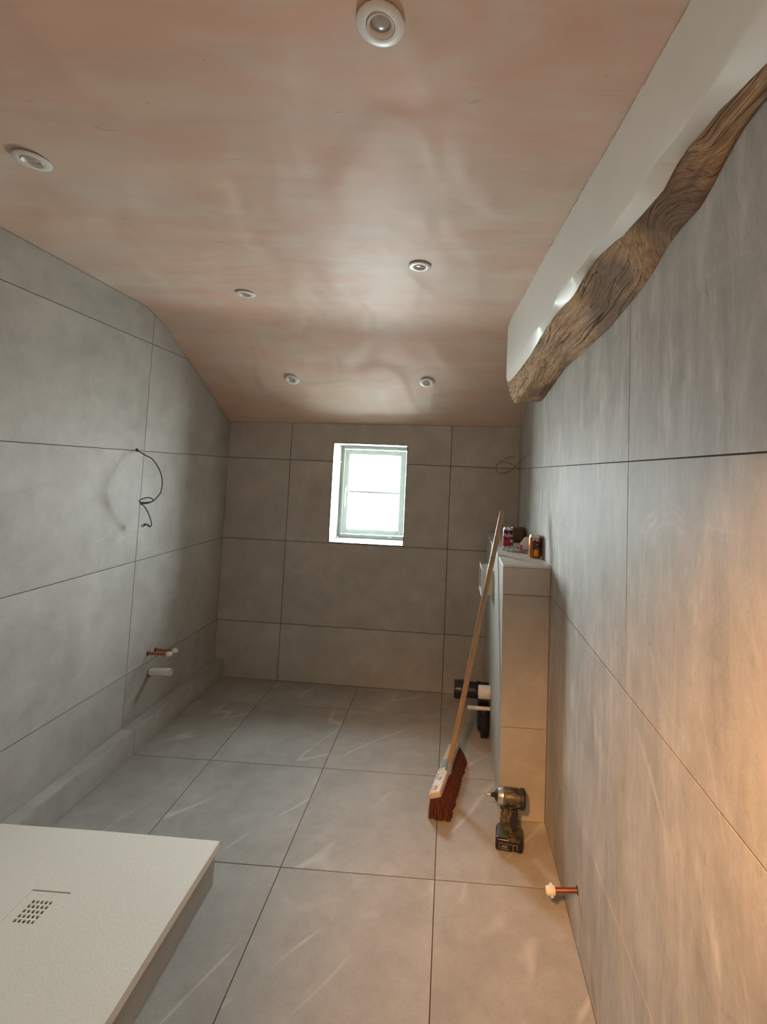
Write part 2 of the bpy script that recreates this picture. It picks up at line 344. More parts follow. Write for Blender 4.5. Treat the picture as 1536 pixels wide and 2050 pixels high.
def add_box(bm, lo, hi, bev=0, seg=2, mtx=None):
    r = bmesh.ops.create_cube(bm, size=1)
    c = [(a+b)/2 for a, b in zip(lo, hi)]; s = [b-a for a, b in zip(lo, hi)]
    for v in r['verts']: v.co = Vector((c[0]+v.co.x*s[0], c[1]+v.co.y*s[1], c[2]+v.co.z*s[2]))
    vs = r['verts']
    if bev:
        es = list({e for v in vs for e in v.link_edges})
        rr = bmesh.ops.bevel(bm, geom=es, offset=bev, segments=seg, affect='EDGES', profile=.5)
        vs = list({v for f in rr['faces'] for v in f.verts} | {v for v in vs if v.is_valid})
    if mtx is not None:
        for v in vs: v.co = mtx @ v.co
    return vs
def frame_of(d):
    d = Vector(d).normalized(); u = d.orthogonal().normalized(); return u, d.cross(u)
def add_tube(bm, pts, rad, n=10, cap=True, closed=False):
    pts = [Vector(p) for p in pts]; rings = []
    u = None
    for i, p in enumerate(pts):
        a = pts[max(i-1, 0)]; b = pts[min(i+1, len(pts)-1)]
        t = (b-a).normalized()
        if u is None: u = t.orthogonal().normalized()
        u = (u - t*u.dot(t)).normalized(); v = t.cross(u)
        r = rad[i] if isinstance(rad, (list, tuple)) else rad
        rings.append([bm.verts.new(p + (u*math.cos(2*math.pi*k/n)+v*math.sin(2*math.pi*k/n))*r) for k in range(n)])
    for a, b in zip(rings, rings[1:]):
        for k in range(n): bm.faces.new((a[k], a[(k+1) % n], b[(k+1) % n], b[k]))
    if cap:
        bm.faces.new(rings[0][::-1]); bm.faces.new(rings[-1])
def add_lathe(bm, prof, origin, axis, n=24, close=False):
    """prof = [(radius, distance along axis)]"""
    ax = Vector(axis).normalized(); u, v = frame_of(ax); o = Vector(origin); rings = []
    for r, h in prof:
        if r < 1e-6: rings.append([bm.verts.new(o+ax*h)])
        else: rings.append([bm.verts.new(o+ax*h+(u*math.cos(2*math.pi*k/n)+v*math.sin(2*math.pi*k/n))*r) for k in range(n)])
    prs = list(zip(rings, rings[1:]))
    if close: prs.append((rings[-1], rings[0]))
    for a, b in prs:
        for k in range(n):
            k2 = (k+1) % n
            if len(a) == 1 and len(b) == 1: continue
            if len(a) == 1: bm.faces.new((a[0], b[k2], b[k]))
            elif len(b) == 1: bm.faces.new((a[k], a[k2], b[0]))
            else: bm.faces.new((a[k], a[k2], b[k2], b[k]))
def catmull(P, n=5):
    P = [Vector(p) for p in P]; Q = [P[0]]+P+[P[-1]]; out = []
    for i in range(1, len(Q)-2):
        for k in range(n):
            t = k/n; a, b, c, d = Q[i-1:i+3]
            out.append(.5*((2*b)+(c-a)*t+(2*a-5*b+4*c-d)*t*t+(-a+3*b-3*c+d)*t**3))
    out.append(P[-1]); return out
def inset(poly, g):
    """move every edge of a CCW polygon inwards by g (mitred)"""
    n = len(poly); out = []
    for i in range(n):
        a, b, c = Vector(poly[i-1]), Vector(poly[i]), Vector(poly[(i+1) % n])
        d1, d2 = (b-a).normalized(), (c-b).normalized()
        n1, n2 = Vector((-d1.y, d1.x)), Vector((-d2.y, d2.x))
        k = 1+n1.dot(n2)
        out.append(b+(n1+n2)*(g/max(k, .15)))
    return out
def clip(poly, nrm, d):
    """keep the part where nrm.p <= d"""
    out = []
    for i in range(len(poly)):
        a, b = poly[i], poly[(i+1) % len(poly)]
        fa, fb = nrm[0]*a[0]+nrm[1]*a[1]-d, nrm[0]*b[0]+nrm[1]*b[1]-d
        if fa <= 0: out.append(a)
        if (fa < 0 < fb) or (fb < 0 < fa):
            t = fa/(fa-fb); out.append((a[0]+(b[0]-a[0])*t, a[1]+(b[1]-a[1])*t))
    o2 = []
    for p in out:
        if not o2 or (abs(p[0]-o2[-1][0])+abs(p[1]-o2[-1][1])) > 1e-5: o2.append(p)
    if len(o2) > 1 and (abs(o2[0][0]-o2[-1][0])+abs(o2[0][1]-o2[-1][1])) < 1e-5: o2.pop()
    return o2
def area2(p): return sum(p[i-1][0]*p[i][1]-p[i][0]*p[i-1][1] for i in range(len(p)))/2
class Plane:
    def __init__(s, o, u, v, n): s.o, s.u, s.v, s.n = Vector(o), Vector(u), Vector(v), Vector(n).normalized()
    def at(s, p, h=0): return s.o+s.u*p[0]+s.v*p[1]+s.n*h
def tile(plane, poly, mat, parent, gap=.003, th=.009, name='tile', proud=0, ch=.0005, base=(0,0,0)):
    if len(poly) < 3: return None
    if area2(poly) < 0: poly = poly[::-1]
    if area2(poly) < 2e-4: return None
    outer = inset(poly, gap/2); top = inset(poly, gap/2+ch)
    bm = bmesh.new()
    A = [bm.verts.new(plane.at(p, proud)) for p in top]
    B = [bm.verts.new(plane.at(p, proud-ch)) for p in outer]
    D = [bm.verts.new(plane.at(p, -th)) for p in outer]
    n = len(A)
    bm.faces.new(A); bm.faces.new(D[::-1])
    for i in range(n):
        j = (i+1) % n
        bm.faces.new((A[i], B[i], B[j], A[j])); bm.faces.new((B[i], D[i], D[j], B[j]))
    return link(name, bm, mat, parent, base)
def slab(name, plane, poly, mat, h0, h1, parent=None, kind='structure'):
    if area2(poly) < 0: poly = poly[::-1]
    bm = bmesh.new()
    A = [bm.verts.new(plane.at(p, h1)) for p in poly]; B = [bm.verts.new(plane.at(p, h0)) for p in poly]
    bm.faces.new(A); bm.faces.new(B[::-1])
    for i in range(len(A)):
        j = (i+1) % len(A); bm.faces.new((A[i], B[i], B[j], A[j]))
    o = link(name, bm, mat, parent)
    if kind and parent is None: o['kind'] = kind
    return o
def rect(a, b, c, d): return [(a, b), (c, b), (c, d), (a, d)]

# ------------------------------------------------------------------ room numbers (metres)
XL, AL = -1.7152, .0099
XR, AR = .4667, .0084
YF, KF = 3.3512, -.0265
YB = -.18
ZC, SL, YK = 2.397, .548, 2.45
Z1, Z2, Z3, Z0 = 1.606, 1.006, .406, 2.206
J = [1.2570, 1.8575, 2.4575, 3.0575]
def zceil(y, drop=0):
    a, b = YK-.13, YK+.13
    if y <= a: z = ZC
    elif y >= b: z = ZC-SL*(y-YK)
    else:
        t = (y-a)/(b-a); z = ZC-SL*.13*t*t
    return z-drop
LEFT = Plane((XL,0,0), (AL,1,0), (0,0,1), (1,-AL,0))
RIGHT = Plane((XR,0,0), (AR,1,0), (0,0,1), (-1,AR,0))
FAR = Plane((0,YF,0), (1,KF,0), (0,0,1), (KF,-1,0))
FLOOR = Plane((0,0,0), (1,0,0), (0,1,0), (0,0,1))
def clip_ceiling(poly, d=.0008):
    ys = [YK-.13, YK-.065, YK, YK+.065, YK+.13]
    poly = clip(poly, (0,1), ZC-d)
    for a, b in zip(ys, ys[1:]):
        za, zb = zceil(a), zceil(b); s = (zb-za)/(b-a)
        poly = clip(poly, (-s, 1), za-s*a-d)
    return clip(poly, (SL, 1), ZC+SL*YK-d)
yl_far = (YF+KF*XL)/(1-KF*AL); yr_far = (YF+KF*XR)/(1-KF*AR)

# ------------------------------------------------------------------ structure: floor
fl = slab('floor', FLOOR, [(-1.85, YB-1.5), (.62, YB-1.5), (.62, 3.5), (-1.85, 3.5)], 'backing', -.12, -.0017)
xs = [-1.8, -1.2, -.6, 0, .6]; ys = [YB, .657]+J[1:]+[3.6575]
for i in range(len(xs)-1):
    for k in range(len(ys)-1):
        p = rect(xs[i], ys[k], xs[i+1], ys[k+1])
        p = clip(p, (-1, AL), -XL+.0010); p = clip(p, (1, -AR), XR+.0010); p = clip(p, (-KF, 1), YF+.0010)
        if len(p) > 2: tile(FLOOR, p, 'tile_floor', fl)
# hallway floor
tile(FLOOR, rect(-.9, YB-1.45, .6, YB-.003), 'hall', fl, name='floor_panel')

# ------------------------------------------------------------------ structure: left wall
wl = slab('wall_left', LEFT, clip_ceiling(rect(YB, -.1, yl_far+.2, 2.7), .0), 'backing', -.10, -.0017)
for (a, b) in ((YB, .057), (.057, J[0]), (J[0], J[2]), (J[2], yl_far+.0012)):
    for (c, d) in ((-.0012, Z3), (Z3, Z2), (Z2, Z1), (Z1, Z0), (Z0, 2.7)):
        p = clip_ceiling(rect(a, c, b, d))
        if len(p) > 2: tile(LEFT, p, 'tile_left', wl)
# ------------------------------------------------------------------ structure: right wall
wr = slab('wall_right', RIGHT, clip_ceiling(rect(YB, -.1, yr_far+.2, 2.7), .0), 'backing', -.10, -.0017)
HY, HZ = 1.651, .176          # copper pipe hole, a cut runs from it down to the floor
for (a, b) in ((YB, .057), (.057, J[0]), (J[0], J[2]), (J[2], yr_far+.0012)):
    for (c, d) in ((-.0012, Z3), (Z3, Z2), (Z2, Z1), (Z1, Z0), (Z0, 2.7)):
        p = clip_ceiling(rect(a, c, b, d))
        if len(p) < 3: continue
        if a == J[0] and c < 0:
            tile(RIGHT, [(a, 0), (1.345, 0), (1.460, .070), (1.575, .130), (HY, HZ+.012), (HY, Z3-.0), (a, Z3)], 'tile_right', wr)
            tile(RIGHT, [(1.345, 0), (HY, 0), (HY, HZ+.012), (1.575, .130), (1.460, .070)], 'tile_right', wr, gap=.0035)
            tile(RIGHT, rect(HY, -.0, b, Z3), 'tile_right', wr, gap=.0002)
        else: tile(RIGHT, p, 'tile_right', wr)
# ------------------------------------------------------------------ structure: far wall with window opening
WX0, WX1, WZ0, WZ1 = -.872, -.325, 1.015, 1.742
xf0, xf1 = XL+AL*yl_far, XR+AR*yr_far
zf = 1.96
wf = bpy.data.objects.new('wall_far', None)
bmf = bmesh.new()
def far_strip(a, b, c, d, dep=.29):
    lo = [FAR.at((a, c), -.0020), FAR.at((b, c), -.0020), FAR.at((b, d), -.0020), FAR.at((a, d), -.0020)]
    A = [bmf.verts.new(q) for q in lo]; B = [bmf.verts.new(q+Vector((0, dep, 0))) for q in lo]
    bmf.faces.new(A); bmf.faces.new(B[::-1])
    for i in range(4): bmf.faces.new((A[i], B[i], B[(i+1) % 4], A[(i+1) % 4]))
T = .0095
far_strip(xf0-.2, WX0-T, -.1, 2.2); far_strip(WX1+T, xf1+.2, -.1, 2.2)
far_strip(WX0-T, WX1+T, -.1, WZ0-T); far_strip(WX0-T, WX1+T, WZ1+T, 2.2)
bpy.data.objects.remove(wf)
wf = link('wall_far', bmf, 'backing'); wf['kind'] = 'structure'
G = .0040
def far_tile(p): tile(FAR, clip(p, (SL*KF, 1), ZC-SL*(YF-YK)-.0005), 'tile_far', wf, gap=G)
XA, XC = -1.199, 0.0
for (a, b) in ((xf0-.0017, XA), (XC, xf1+.0017)):
    for (c, d) in ((-.0012, Z3), (Z3, Z2), (Z2, Z1), (Z1, zf)): far_tile(rect(a, c, b, d))
far_tile(rect(XA, 0, XC, Z3)); far_tile(rect(XA, Z3, XC, Z2))
e = .005
far_tile(rect(XA, Z2, WX0-e, Z1)); far_tile(rect(WX1+e, Z2, XC, Z1))
far_tile([(XA, Z1), (WX0-e, Z1), (WX0-e, WZ1+e), (WX1+e, WZ1+e), (WX1+e, Z1), (XC, Z1), (XC, zf), (XA, zf)])
# reveal tiles and dark metal corner trim
WY = 3.63
def yfar(x): return YF+KF*x
RL = Plane((WX0,0,0), (0,1,0), (0,0,1), (1,0,0)); RR = Plane((WX1,0,0), (0,1,0), (0,0,1), (-1,0,0))
RB = Plane((0,0,WZ0), (1,0,0), (0,1,0), (0,0,1)); RT = Plane((0,0,WZ1), (1,0,0), (0,1,0), (0,0,-1))
for pl, x in ((RL, WX0), (RR, WX1)):
    tile(pl, rect(yfar(x)+.004, WZ0, WY+.02, Z1), 'tile_reveal', wf, gap=.002); tile(pl, rect(yfar(x)+.004, Z1, WY+.02, WZ1), 'tile_reveal', wf, gap=.002)
for pl in (RB, RT):
    tile(pl, [(WX0, yfar(WX0)+.004), (WX1, yfar(WX1)+.004), (WX1, WY+.02), (WX0, WY+.02)], 'tile_reveal', wf, gap=.002)
bm = bmesh.new()
def trim_bar(a, b, c, d):
    q = [FAR.at(p, .0008) for p in ((a, c), (b, c), (b, d), (a, d))]
    A = [bm.verts.new(x) for x in q]; B = [bm.verts.new(x+Vector((0, .008, 0))) for x in q]
    bm.faces.new(A); bm.faces.new(B[::-1])
    for i in range(4): bm.faces.new((A[i], B[i], B[(i+1) % 4], A[(i+1) % 4]))
trim_bar(WX0-e, WX0, WZ0-e, WZ1+e); trim_bar(WX1, WX1+e, WZ0-e, WZ1+e); trim_bar(WX0, WX1, WZ1, WZ1+e); trim_bar(WX0, WX1, WZ0-e, WZ0)
link('edge_trim', bm, 'trim_dark', wf)

# ------------------------------------------------------------------ structure: back wall with the doorway, hallway beyond
DX0, DX1, DZ = -.42, .43, 2.136
bm = bmesh.new()
for lo, hi in (((-1.85, YB-.12, 0), (DX0, YB, 2.6)), ((DX1, YB-.12, 0), (.62, YB, 2.6)), ((DX0, YB-.12, DZ), (DX1, YB, 2.6))): add_box(bm, lo, hi)
o = link('wall_back', bm, 'hall'); o['kind'] = 'structure'
bm = bmesh.new()
add_box(bm, (-.95, YB-1.55, -.1), (.65, YB-1.45, 2.6)); add_box(bm, (-.95, YB-1.5, -.1), (-.88, YB-.12, 2.6)); add_box(bm, (.60, YB-1.5, -.1), (.67, YB-.12, 2.6)); add_box(bm, (-.95, YB-1.55, 2.5), (.67, YB-.0, 2.6))
o = link('wall_hallway', bm, 'hall'); o['kind'] = 'structure'

# ------------------------------------------------------------------ structure: ceiling (flat, eased bend, slope)
bm = bmesh.new()
ysc = [YB-.12, .4, 1.0, 1.6, 2.1]+[YK-.13+.26*k/16 for k in range(17)]+[2.8, 3.0, 3.2, 3.42]
rows = []
for y in ysc:
    rows.append([bm.verts.new((x, y, zceil(y))) for x in (-1.80, -1.2, -.6, 0, .60)])
top = []
for y in ysc:
    top.append([bm.verts.new((x, y+.02, zceil(y)+.08)) for x in (-1.80, -1.2, -.6, 0, .60)])
for R_ in (rows, top):
    for a, b in zip(R_, R_[1:]):
        for k in range(4): bm.faces.new((a[k], a[k+1], b[k+1], b[k]))
for k in range(4):
    bm.faces.new((rows[0][k], rows[0][k+1], top[0][k+1], top[0][k])); bm.faces.new((rows[-1][k], rows[-1][k+1], top[-1][k+1], top[-1][k]))
for a, b, c, d in zip(rows, rows[1:], top, top[1:]):
    bm.faces.new((a[0], b[0], d[0], c[0])); bm.faces.new((a[4], b[4], d[4], c[4]))
o = link('ceiling', bm, 'pink', smooth='x'); o['kind'] = 'structure'

# ------------------------------------------------------------------ structure: plastered drop beside the beam
def lerp_tab(t, y):
    t = sorted(t)
    if y <= t[0][0]: return t[0][1]
    for (a, va), (b, vb) in zip(t, t[1:]):
        if y <= b:
            s = (y-a)/(b-a); return va+(vb-va)*s
    return t[-1][1]
RIDGE = [(-.3, 2.19), (.60, 2.192), (.68, 2.190), (.79, 2.183), (.89, 2.185), (1.02, 2.172), (1.144, 2.168), (1.27, 2.174), (1.517, 2.170), (1.653, 2.155), (1.9, 2.143), (2.34, 2.114), (2.5, 2.072)]
EDGE = [(-.3, 2.15), (.55, 2.152), (.652, 2.164), (.742, 2.180), (.84, 2.184), (.89, 2.178), (.935, 2.156), (1.031, 2.155), (1.105, 2.154), (1.205, 2.168), (1.315, 2.176), (1.37, 2.164), (1.467, 2.143), (1.63, 2.150), (1.778, 2.140), (2.054, 2.093), (2.412, 2.062)]
LIP = [(-.3, .05), (.63, .045), (.9, .045), (1.2, .036), (1.45, .036), (1.65, .034), (2.1, .026), (2.3, .022), (2.5, .012)]
LOW = [(-.3, 2.16), (.705, 2.161), (.77, 2.155), (.82, 2.136), (.863, 2.112), (.90, 2.099), (.98, 2.099), (1.047, 2.090), (1.104, 2.067), (1.196, 2.048), (1.29, 2.040), (1.441, 2.026), (1.749, 2.027), (1.994, 2.032), (2.168, 2.014), (2.4, 1.985), (2.55, 1.968), (2.7, 1.99)]
def xface(y): return .43-.058*y-.002*math.sin(y*5)
bm = bmesh.new(); secs = []
for k in range(61):
    y = YB+(2.495-YB)*k/60
    xf = xface(y); rz = lerp_tab(RIDGE, y)+.002*math.sin(y*37); ez = lerp_tab(EDGE, y)+.0012*math.sin(y*61)+.0010*math.sin(y*143+1); xe = xf+lerp_tab(LIP, y)
    xr = XR+AR*y-.0005; zt = zceil(y)-.0005
    pr = [(xf, zt), (xf-.001, (zt+rz)/2), (xf, rz+.012), (xf+.004, rz), (xe-.004, ez), (xe, ez+.003), (xe+.006, ez+.022), (xr, 2.235), (xr, zt)]
    secs.append([bm.verts.new((x, y, z)) for x, z in pr])
for a, b in zip(secs, secs[1:]):
    for k in range(len(a)): bm.faces.new((a[k], a[(k+1) % len(a)], b[(k+1) % len(a)], b[k]))
bm.faces.new(secs[0]); bm.faces.new(secs[-1][::-1])
o = link('wall_bulkhead', bm, 'white_plaster', smooth='x'); o['kind'] = 'structure'

# oak beam with wavy waney edge
bm = bmesh.new(); secs = []
rnd = random.Random(3)
NY = 120
for k in range(NY+1):
    y = YB+.001+(2.640-YB)*k/NY
    xf = xface(y); ez = lerp_tab(EDGE, y); xe = xf+lerp_tab(LIP, y)-.002; xr = XR+AR*y-.001; zl = lerp_tab(LOW, y)
    f = max(0, min(1, (y-1.5)/1.0))
    bl = .012+.030*f; drop = .022+.05*f
    pr = [(xe, ez+.015), (xe, ez)]
    nseg = 12
    for i in range(1, nseg):
        t = i/nseg
        x = xe+(xr-xe)*t; z = ez+(zl-ez)*t
        z -= (math.sin(math.pi*t)**.75)*(bl)+ (drop*.8)*math.exp(-((t-.22)/.20)**2)*f
        w_ = math.sin(math.pi*t)
        z += w_*(.0035*math.sin(y*19+t*7)+.0022*math.sin(y*43+t*15)+.003*math.sin(t*11+y*2)) + w_*rnd.uniform(-.0007, .0007)
        pr.append((x, z))
    pr += [(xr, zl), (xr, 2.21), (xe+.03, 2.205)]
    if y > 2.5:
        s = 1-((y-2.5)/.141)**2*.75; cx, cz = .39, 2.05
        pr = [(cx+(x-cx)*s, cz+(min(z, 2.09)-cz)*s) for x, z in pr]
    secs.append([bm.verts.new((x, y, z)) for x, z in pr])
for a, b in zip(secs, secs[1:]):
    for k in range(len(a)): bm.faces.new((a[k], a[(k+1) % len(a)], b[(k+1) % len(a)], b[k]))
bm.faces.new(secs[0]); bm.faces.new(secs[-1][::-1])
o = link('oak_beam', bm, 'oak', smooth='x')
tag(o, 'long rough brown oak beam with wavy edge along the top of the right wall', 'beam')

# ------------------------------------------------------------------ structure: low tiled wall (nib) in front of the right wall
NY0, NZT = 2.19, 1.139
def nx(z): return .281-.018*z/1.13          # side face leans a touch
NT = .010
ySidefar = yfar(.28)-.0015
bm = bmesh.new()
def nib_vert(y, z, o): return (nx(z)+o, y, z)
xrw = lambda y: XR+AR*y-.0008
zt = NZT-.0115
v = [(nx(0)+NT, NY0+NT, .0005), (xrw(NY0), NY0+NT, .0005), (xrw(3.3), yfar(.48)-.001, .0005), (nx(0)+NT+.014, ySidefar, .0005)]
v2 = [(nx(zt)+NT, NY0+NT, zt), (xrw(NY0), NY0+NT, zt), (xrw(3.3), yfar(.48)-.001, zt), (nx(zt)+NT+.014, ySidefar, zt)]
A = [bm.verts.new(p) for p in v]; B = [bm.verts.new(p) for p in v2]
bm.faces.new(A); bm.faces.new(B[::-1])
for i in range(4): bm.faces.new((A[i], B[i], B[(i+1) % 4], A[(i+1) % 4]))
nib = link('wall_low', bm, 'backing'); nib['kind'] = 'structure'
NF = Plane((0,NY0,0), (1,0,0), (0,0,1), (0,-1,0))
zj = [0.001, Z3, 1.002, NZT-.0108]
for a, b in zip(zj, zj[1:]):
    tile(NF, [(nx(a)+.0015, a), (xrw(NY0), a), (xrw(NY0), b), (nx(b)+.0015, b)], 'tile_nib', nib, gap=.0025, th=NT-.0005)
NS = Plane((nx(0),NY0,0), (.014/(ySidefar-NY0), 1, 0), (-.018/1.13, 0, 1), (-1, .012, -.016))
for a, b in ((0, .082), (.082, ySidefar-NY0-.0005)):
    for c, d in ((0.001, Z3), (Z3, 1.002), (1.002, NZT-.0108)):
        tile(NS, rect(a, c, b, d), 'tile_nib', nib, gap=.0016 if c > .5 or a > 0 else .002, th=NT-.001)
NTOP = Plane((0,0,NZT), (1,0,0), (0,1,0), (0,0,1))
tile(NTOP, [(nx(1.13)-.0005, NY0-.0005), (xrw(NY0), NY0-.0005), (xrw(3.3), yfar(.48)-.001), (nx(1.13)+.014, ySidefar)], 'tile_lit', nib, gap=.0008, th=.0105)

# ------------------------------------------------------------------ structure: low tiled boxing along the left wall
BW, BH, BY0 = .073, .127, 1.785
def lx(y, o=0): return XL+AL*y+o
bm = bmesh.new()
v = [(lx(BY0, .0005), BY0, .0005), (lx(BY0, BW-.0095), BY0, .0005), (lx(yl_far, BW-.0095), yl_far-.002, .0005), (lx(yl_far, .0005), yl_far-.002, .0005)]
A = [bm.verts.new(p) for p in v]; B = [bm.verts.new((p[0], p[1], BH-.0095)) for p in v]
bm.faces.new(A); bm.faces.new(B[::-1])
for i in range(4): bm.faces.new((A[i], B[i], B[(i+1) % 4], A[(i+1) % 4]))
bx = link('baseboard_left', bm, 'backing'); bx['kind'] = 'structure'
BF = Plane((XL+BW,0,0), (AL,1,0), (0,0,1), (1,-AL,0)); BT = Plane((XL,0,BH), (AL,1,0), (1,0,0), (0,0,1))
for a, b in ((BY0, J[2]), (J[2], yl_far-.002)):
    tile(BF, rect(a, .0005, b, BH-.0005), 'tile_left', bx, gap=.0025, th=.009)
    tile(BT, rect(a, .001, b, BW-.0095), 'tile_left', bx, gap=.0015, th=.009)

# ------------------------------------------------------------------ window
wn = bpy.data.objects.new('window_1', None); C.objects.link(wn); wn['kind'] = 'structure'; wn.location = (-.6, WY, WZ0)
WB = (-.6, WY, WZ0)
def frame_bm(x0, x1, z0, z1, y0, y1, w0, w1=None, bev=.003):
    w1 = w1 or w0; bm = bmesh.new()
    for lo, hi in (((x0, y0, z0), (x0+w0, y1, z1)), ((x1-w0, y0, z0), (x1, y1, z1)), ((x0+w0-.001, y0+.0005, z1-w1), (x1-w0+.001, y1, z1)), ((x0+w0-.001, y0+.0005, z0), (x1-w0+.001, y1, z0+w1))):
        add_box(bm, lo, hi, bev, 1)
    return bm
a0, a1, b0, b1 = WX0+.0005, WX1-.0005, WZ0+.0005, WZ1-.0005
link('outer_frame', frame_bm(a0, a1, b0, b1, WY, WY+.034, .024, .026), 'window_paint', wn, WB)
sx0, sx1, sz0, sz1 = a0+.028, a1-.028, b0+.031, b1-.031
link('sash', frame_bm(sx0, sx1, sz0, sz1, WY-.014, WY+.032, .044, .040, .005), 'window_paint', wn, WB)
bm = bmesh.new(); add_box(bm, (sx0+.043, WY-.004, 1.368), (sx1-.043, WY+.03, 1.386), .003, 1); link('glazing_bar', bm, 'window_paint', wn, WB)
for c, d in ((sz0+.038, 1.369), (1.385, sz1-.038)):
    bm = bmesh.new(); add_box(bm, (sx0+.042, WY+.011, c), (sx1-.042, WY+.015, d)); link('pane', bm, 'glass', wn, WB)
# handle on the left stile
hx, hz = sx0+.022, 1.40
bm = bmesh.new(); add_box(bm, (hx-.010, WY-.022, hz-.03), (hx+.010, WY-.0135, hz+.03), .004, 2)
hp = link('handle_plate', bm, 'window_paint', wn, WB, smooth='x')
bm = bmesh.new(); add_tube(bm, catmull([(hx, WY-.018, hz), (hx, WY-.040, hz-.003), (hx+.001, WY-.046, hz-.018), (hx, WY-.042, hz-.05), (hx-.001, WY-.036, hz-.135)], 4), [.008]*4+[.0075]*6+[.0065]*7, 10)
link('handle', bm, 'window_paint', wn, WB, smooth='x')
bm = bmesh.new(); add_box(bm, (-.475, WY-.016, WZ0+.008), (-.445, WY+.001, WZ0+.017), .002, 1); add_lathe(bm, [(0, 0), (.008, 0), (.008, .014), (.005, .018), (0, .018)], (-.452, WY-.008, WZ0+.016), (0, 0, 1), 12); add_lathe(bm, [(0, 0), (.006, 0), (.006, .014), (0, .014)], (-.468, WY-.008, WZ0+.012), (.3, -.3, 1), 12)
link('stay_catch', bm, 'alu', wn, WB, smooth='x')

# ------------------------------------------------------------------ downlights
def downlight(loc, nrm, label, tilt=(0,0,0)):
    t = thing('recessed_downlight', label, 'ceiling light', loc, 'recessed ceiling downlights')
    n = Vector(nrm).normalized(); z = (0,0,0)
    bm = bmesh.new()     # bezel ring stands 4 mm off the plaster
    add_lathe(bm, [(.028, .0025), (.044, .0025), (.0455, .004), (.0455, .0055), (.043, .0072), (.030, .0085), (.0275, .0080)], z, n, 40, True); link('bezel', bm, 'downlight_white', t, smooth='x')
    bm = bmesh.new(); add_lathe(bm, [(.0195, .0005), (.0262, .0005), (.0265, .0085), (.0250, .0098), (.0222, .0075), (.0195, .0035)], z, (n+Vector(tilt)).normalized(), 36, True); link('inner_ring', bm, 'downlight_white', t, smooth='x')
    bm = bmesh.new(); add_lathe(bm, [(0, .0005), (.0193, .0005), (.0185, .0018), (.0150, .0024), (.0110, .0040), (.005, .0052), (0, .0055)], z, n, 28); link('lamp_lens', bm, 'lens', t, smooth='x')
    return t
dn = (0, 0, -1); ds = Vector((0, -SL, -1)).normalized()
downlight((-.164, .808, ZC), dn, 'large-looking white round downlight at the top edge of the photo', (.05, .02, 0))
downlight((-1.222, 1.202, ZC), dn, 'white round downlight on the pink ceiling near the left wall, far left of the photo', (-.04, .05, 0))
downlight((-.157, 1.825, ZC), dn, 'white downlight on the flat ceiling nearest the oak beam', (0, .05, 0))
downlight((-1.041, 2.167, ZC), dn, 'white downlight on the flat ceiling just before the bend, left of the window', (.05, 0, 0))
zs = lambda y: zceil(y)
downlight((-1.063, 2.942, zs(2.942)), ds, 'white downlight on the sloping ceiling left of and above the window', (0, .03, 0))
downlight((-.174, 2.929, zs(2.929)), ds, 'white downlight on the sloping ceiling right of and above the window', (.03, 0, 0))

# ------------------------------------------------------------------ shower tray on plinth
TX0, TX1, TY0, TY1, TZ0, TZ1 = XL+.020, -.808, .35, 1.770, .118, .150
t = thing('shower_tray', 'cream textured shower tray raised on a tiled plinth, bottom left corner', 'shower tray', (-1.25, 1.05, 0))
TB_ = (-1.25, 1.05, 0)
hx0, hx1, hy0, hy1 = -1.303, -1.174, 1.383, 1.523
bm = bmesh.new()
def grid_plate(bm, X, Y, holes, z0, z1):
    V = {}
    def gv(i, k, z):
        key = (i, k, z)
        if key not in V: V[key] = bm.verts.new((X[i], Y[k], z))
        return V[key]
    nx_, ny_ = len(X)-1, len(Y)-1
    solid = lambda i, k: 0 <= i < nx_ and 0 <= k < ny_ and (i, k) not in holes
    for i in range(nx_):
        for k in range(ny_):
            if not solid(i, k): continue
            bm.faces.new((gv(i,k,z1), gv(i+1,k,z1), gv(i+1,k+1,z1), gv(i,k+1,z1))); bm.faces.new((gv(i,k,z0), gv(i,k+1,z0), gv(i+1,k+1,z0), gv(i+1,k,z0)))
            for di, dk, p, q in ((-1,0,(i,k),(i,k+1)), (1,0,(i+1,k),(i+1,k+1)), (0,-1,(i,k),(i+1,k)), (0,1,(i,k+1),(i+1,k+1))):
                if not solid(i+di, k+dk): bm.faces.new((gv(*p,z0), gv(*q,z0), gv(*q,z1), gv(*p,z1)))
grid_plate(bm, [TX0, hx0, hx1, TX1], [TY0, hy0, hy1, TY1], {(1, 1)}, TZ0, TZ1)
es = [e for e in bm.edges if all(abs(v.co.z-TZ1) < 1e-5 for v in e.verts) and (all(abs(v.co.x-TX1) < 1e-5 for v in e.verts) or all(abs(v.co.y-TY1) < 1e-5 for v in e.verts))]
bmesh.ops.bevel(bm, geom=es, offset=.003, segments=2, affect='EDGES')
link('tray_slab', bm, 'tray', t, TB_)
bm = bmesh.new(); add_box(bm, (hx0-.004, hy0-.004, TZ0-.02), (hx1+.004, hy1+.004, TZ0-.0005)); link('waste_well', bm, 'black_plastic', t, TB_)
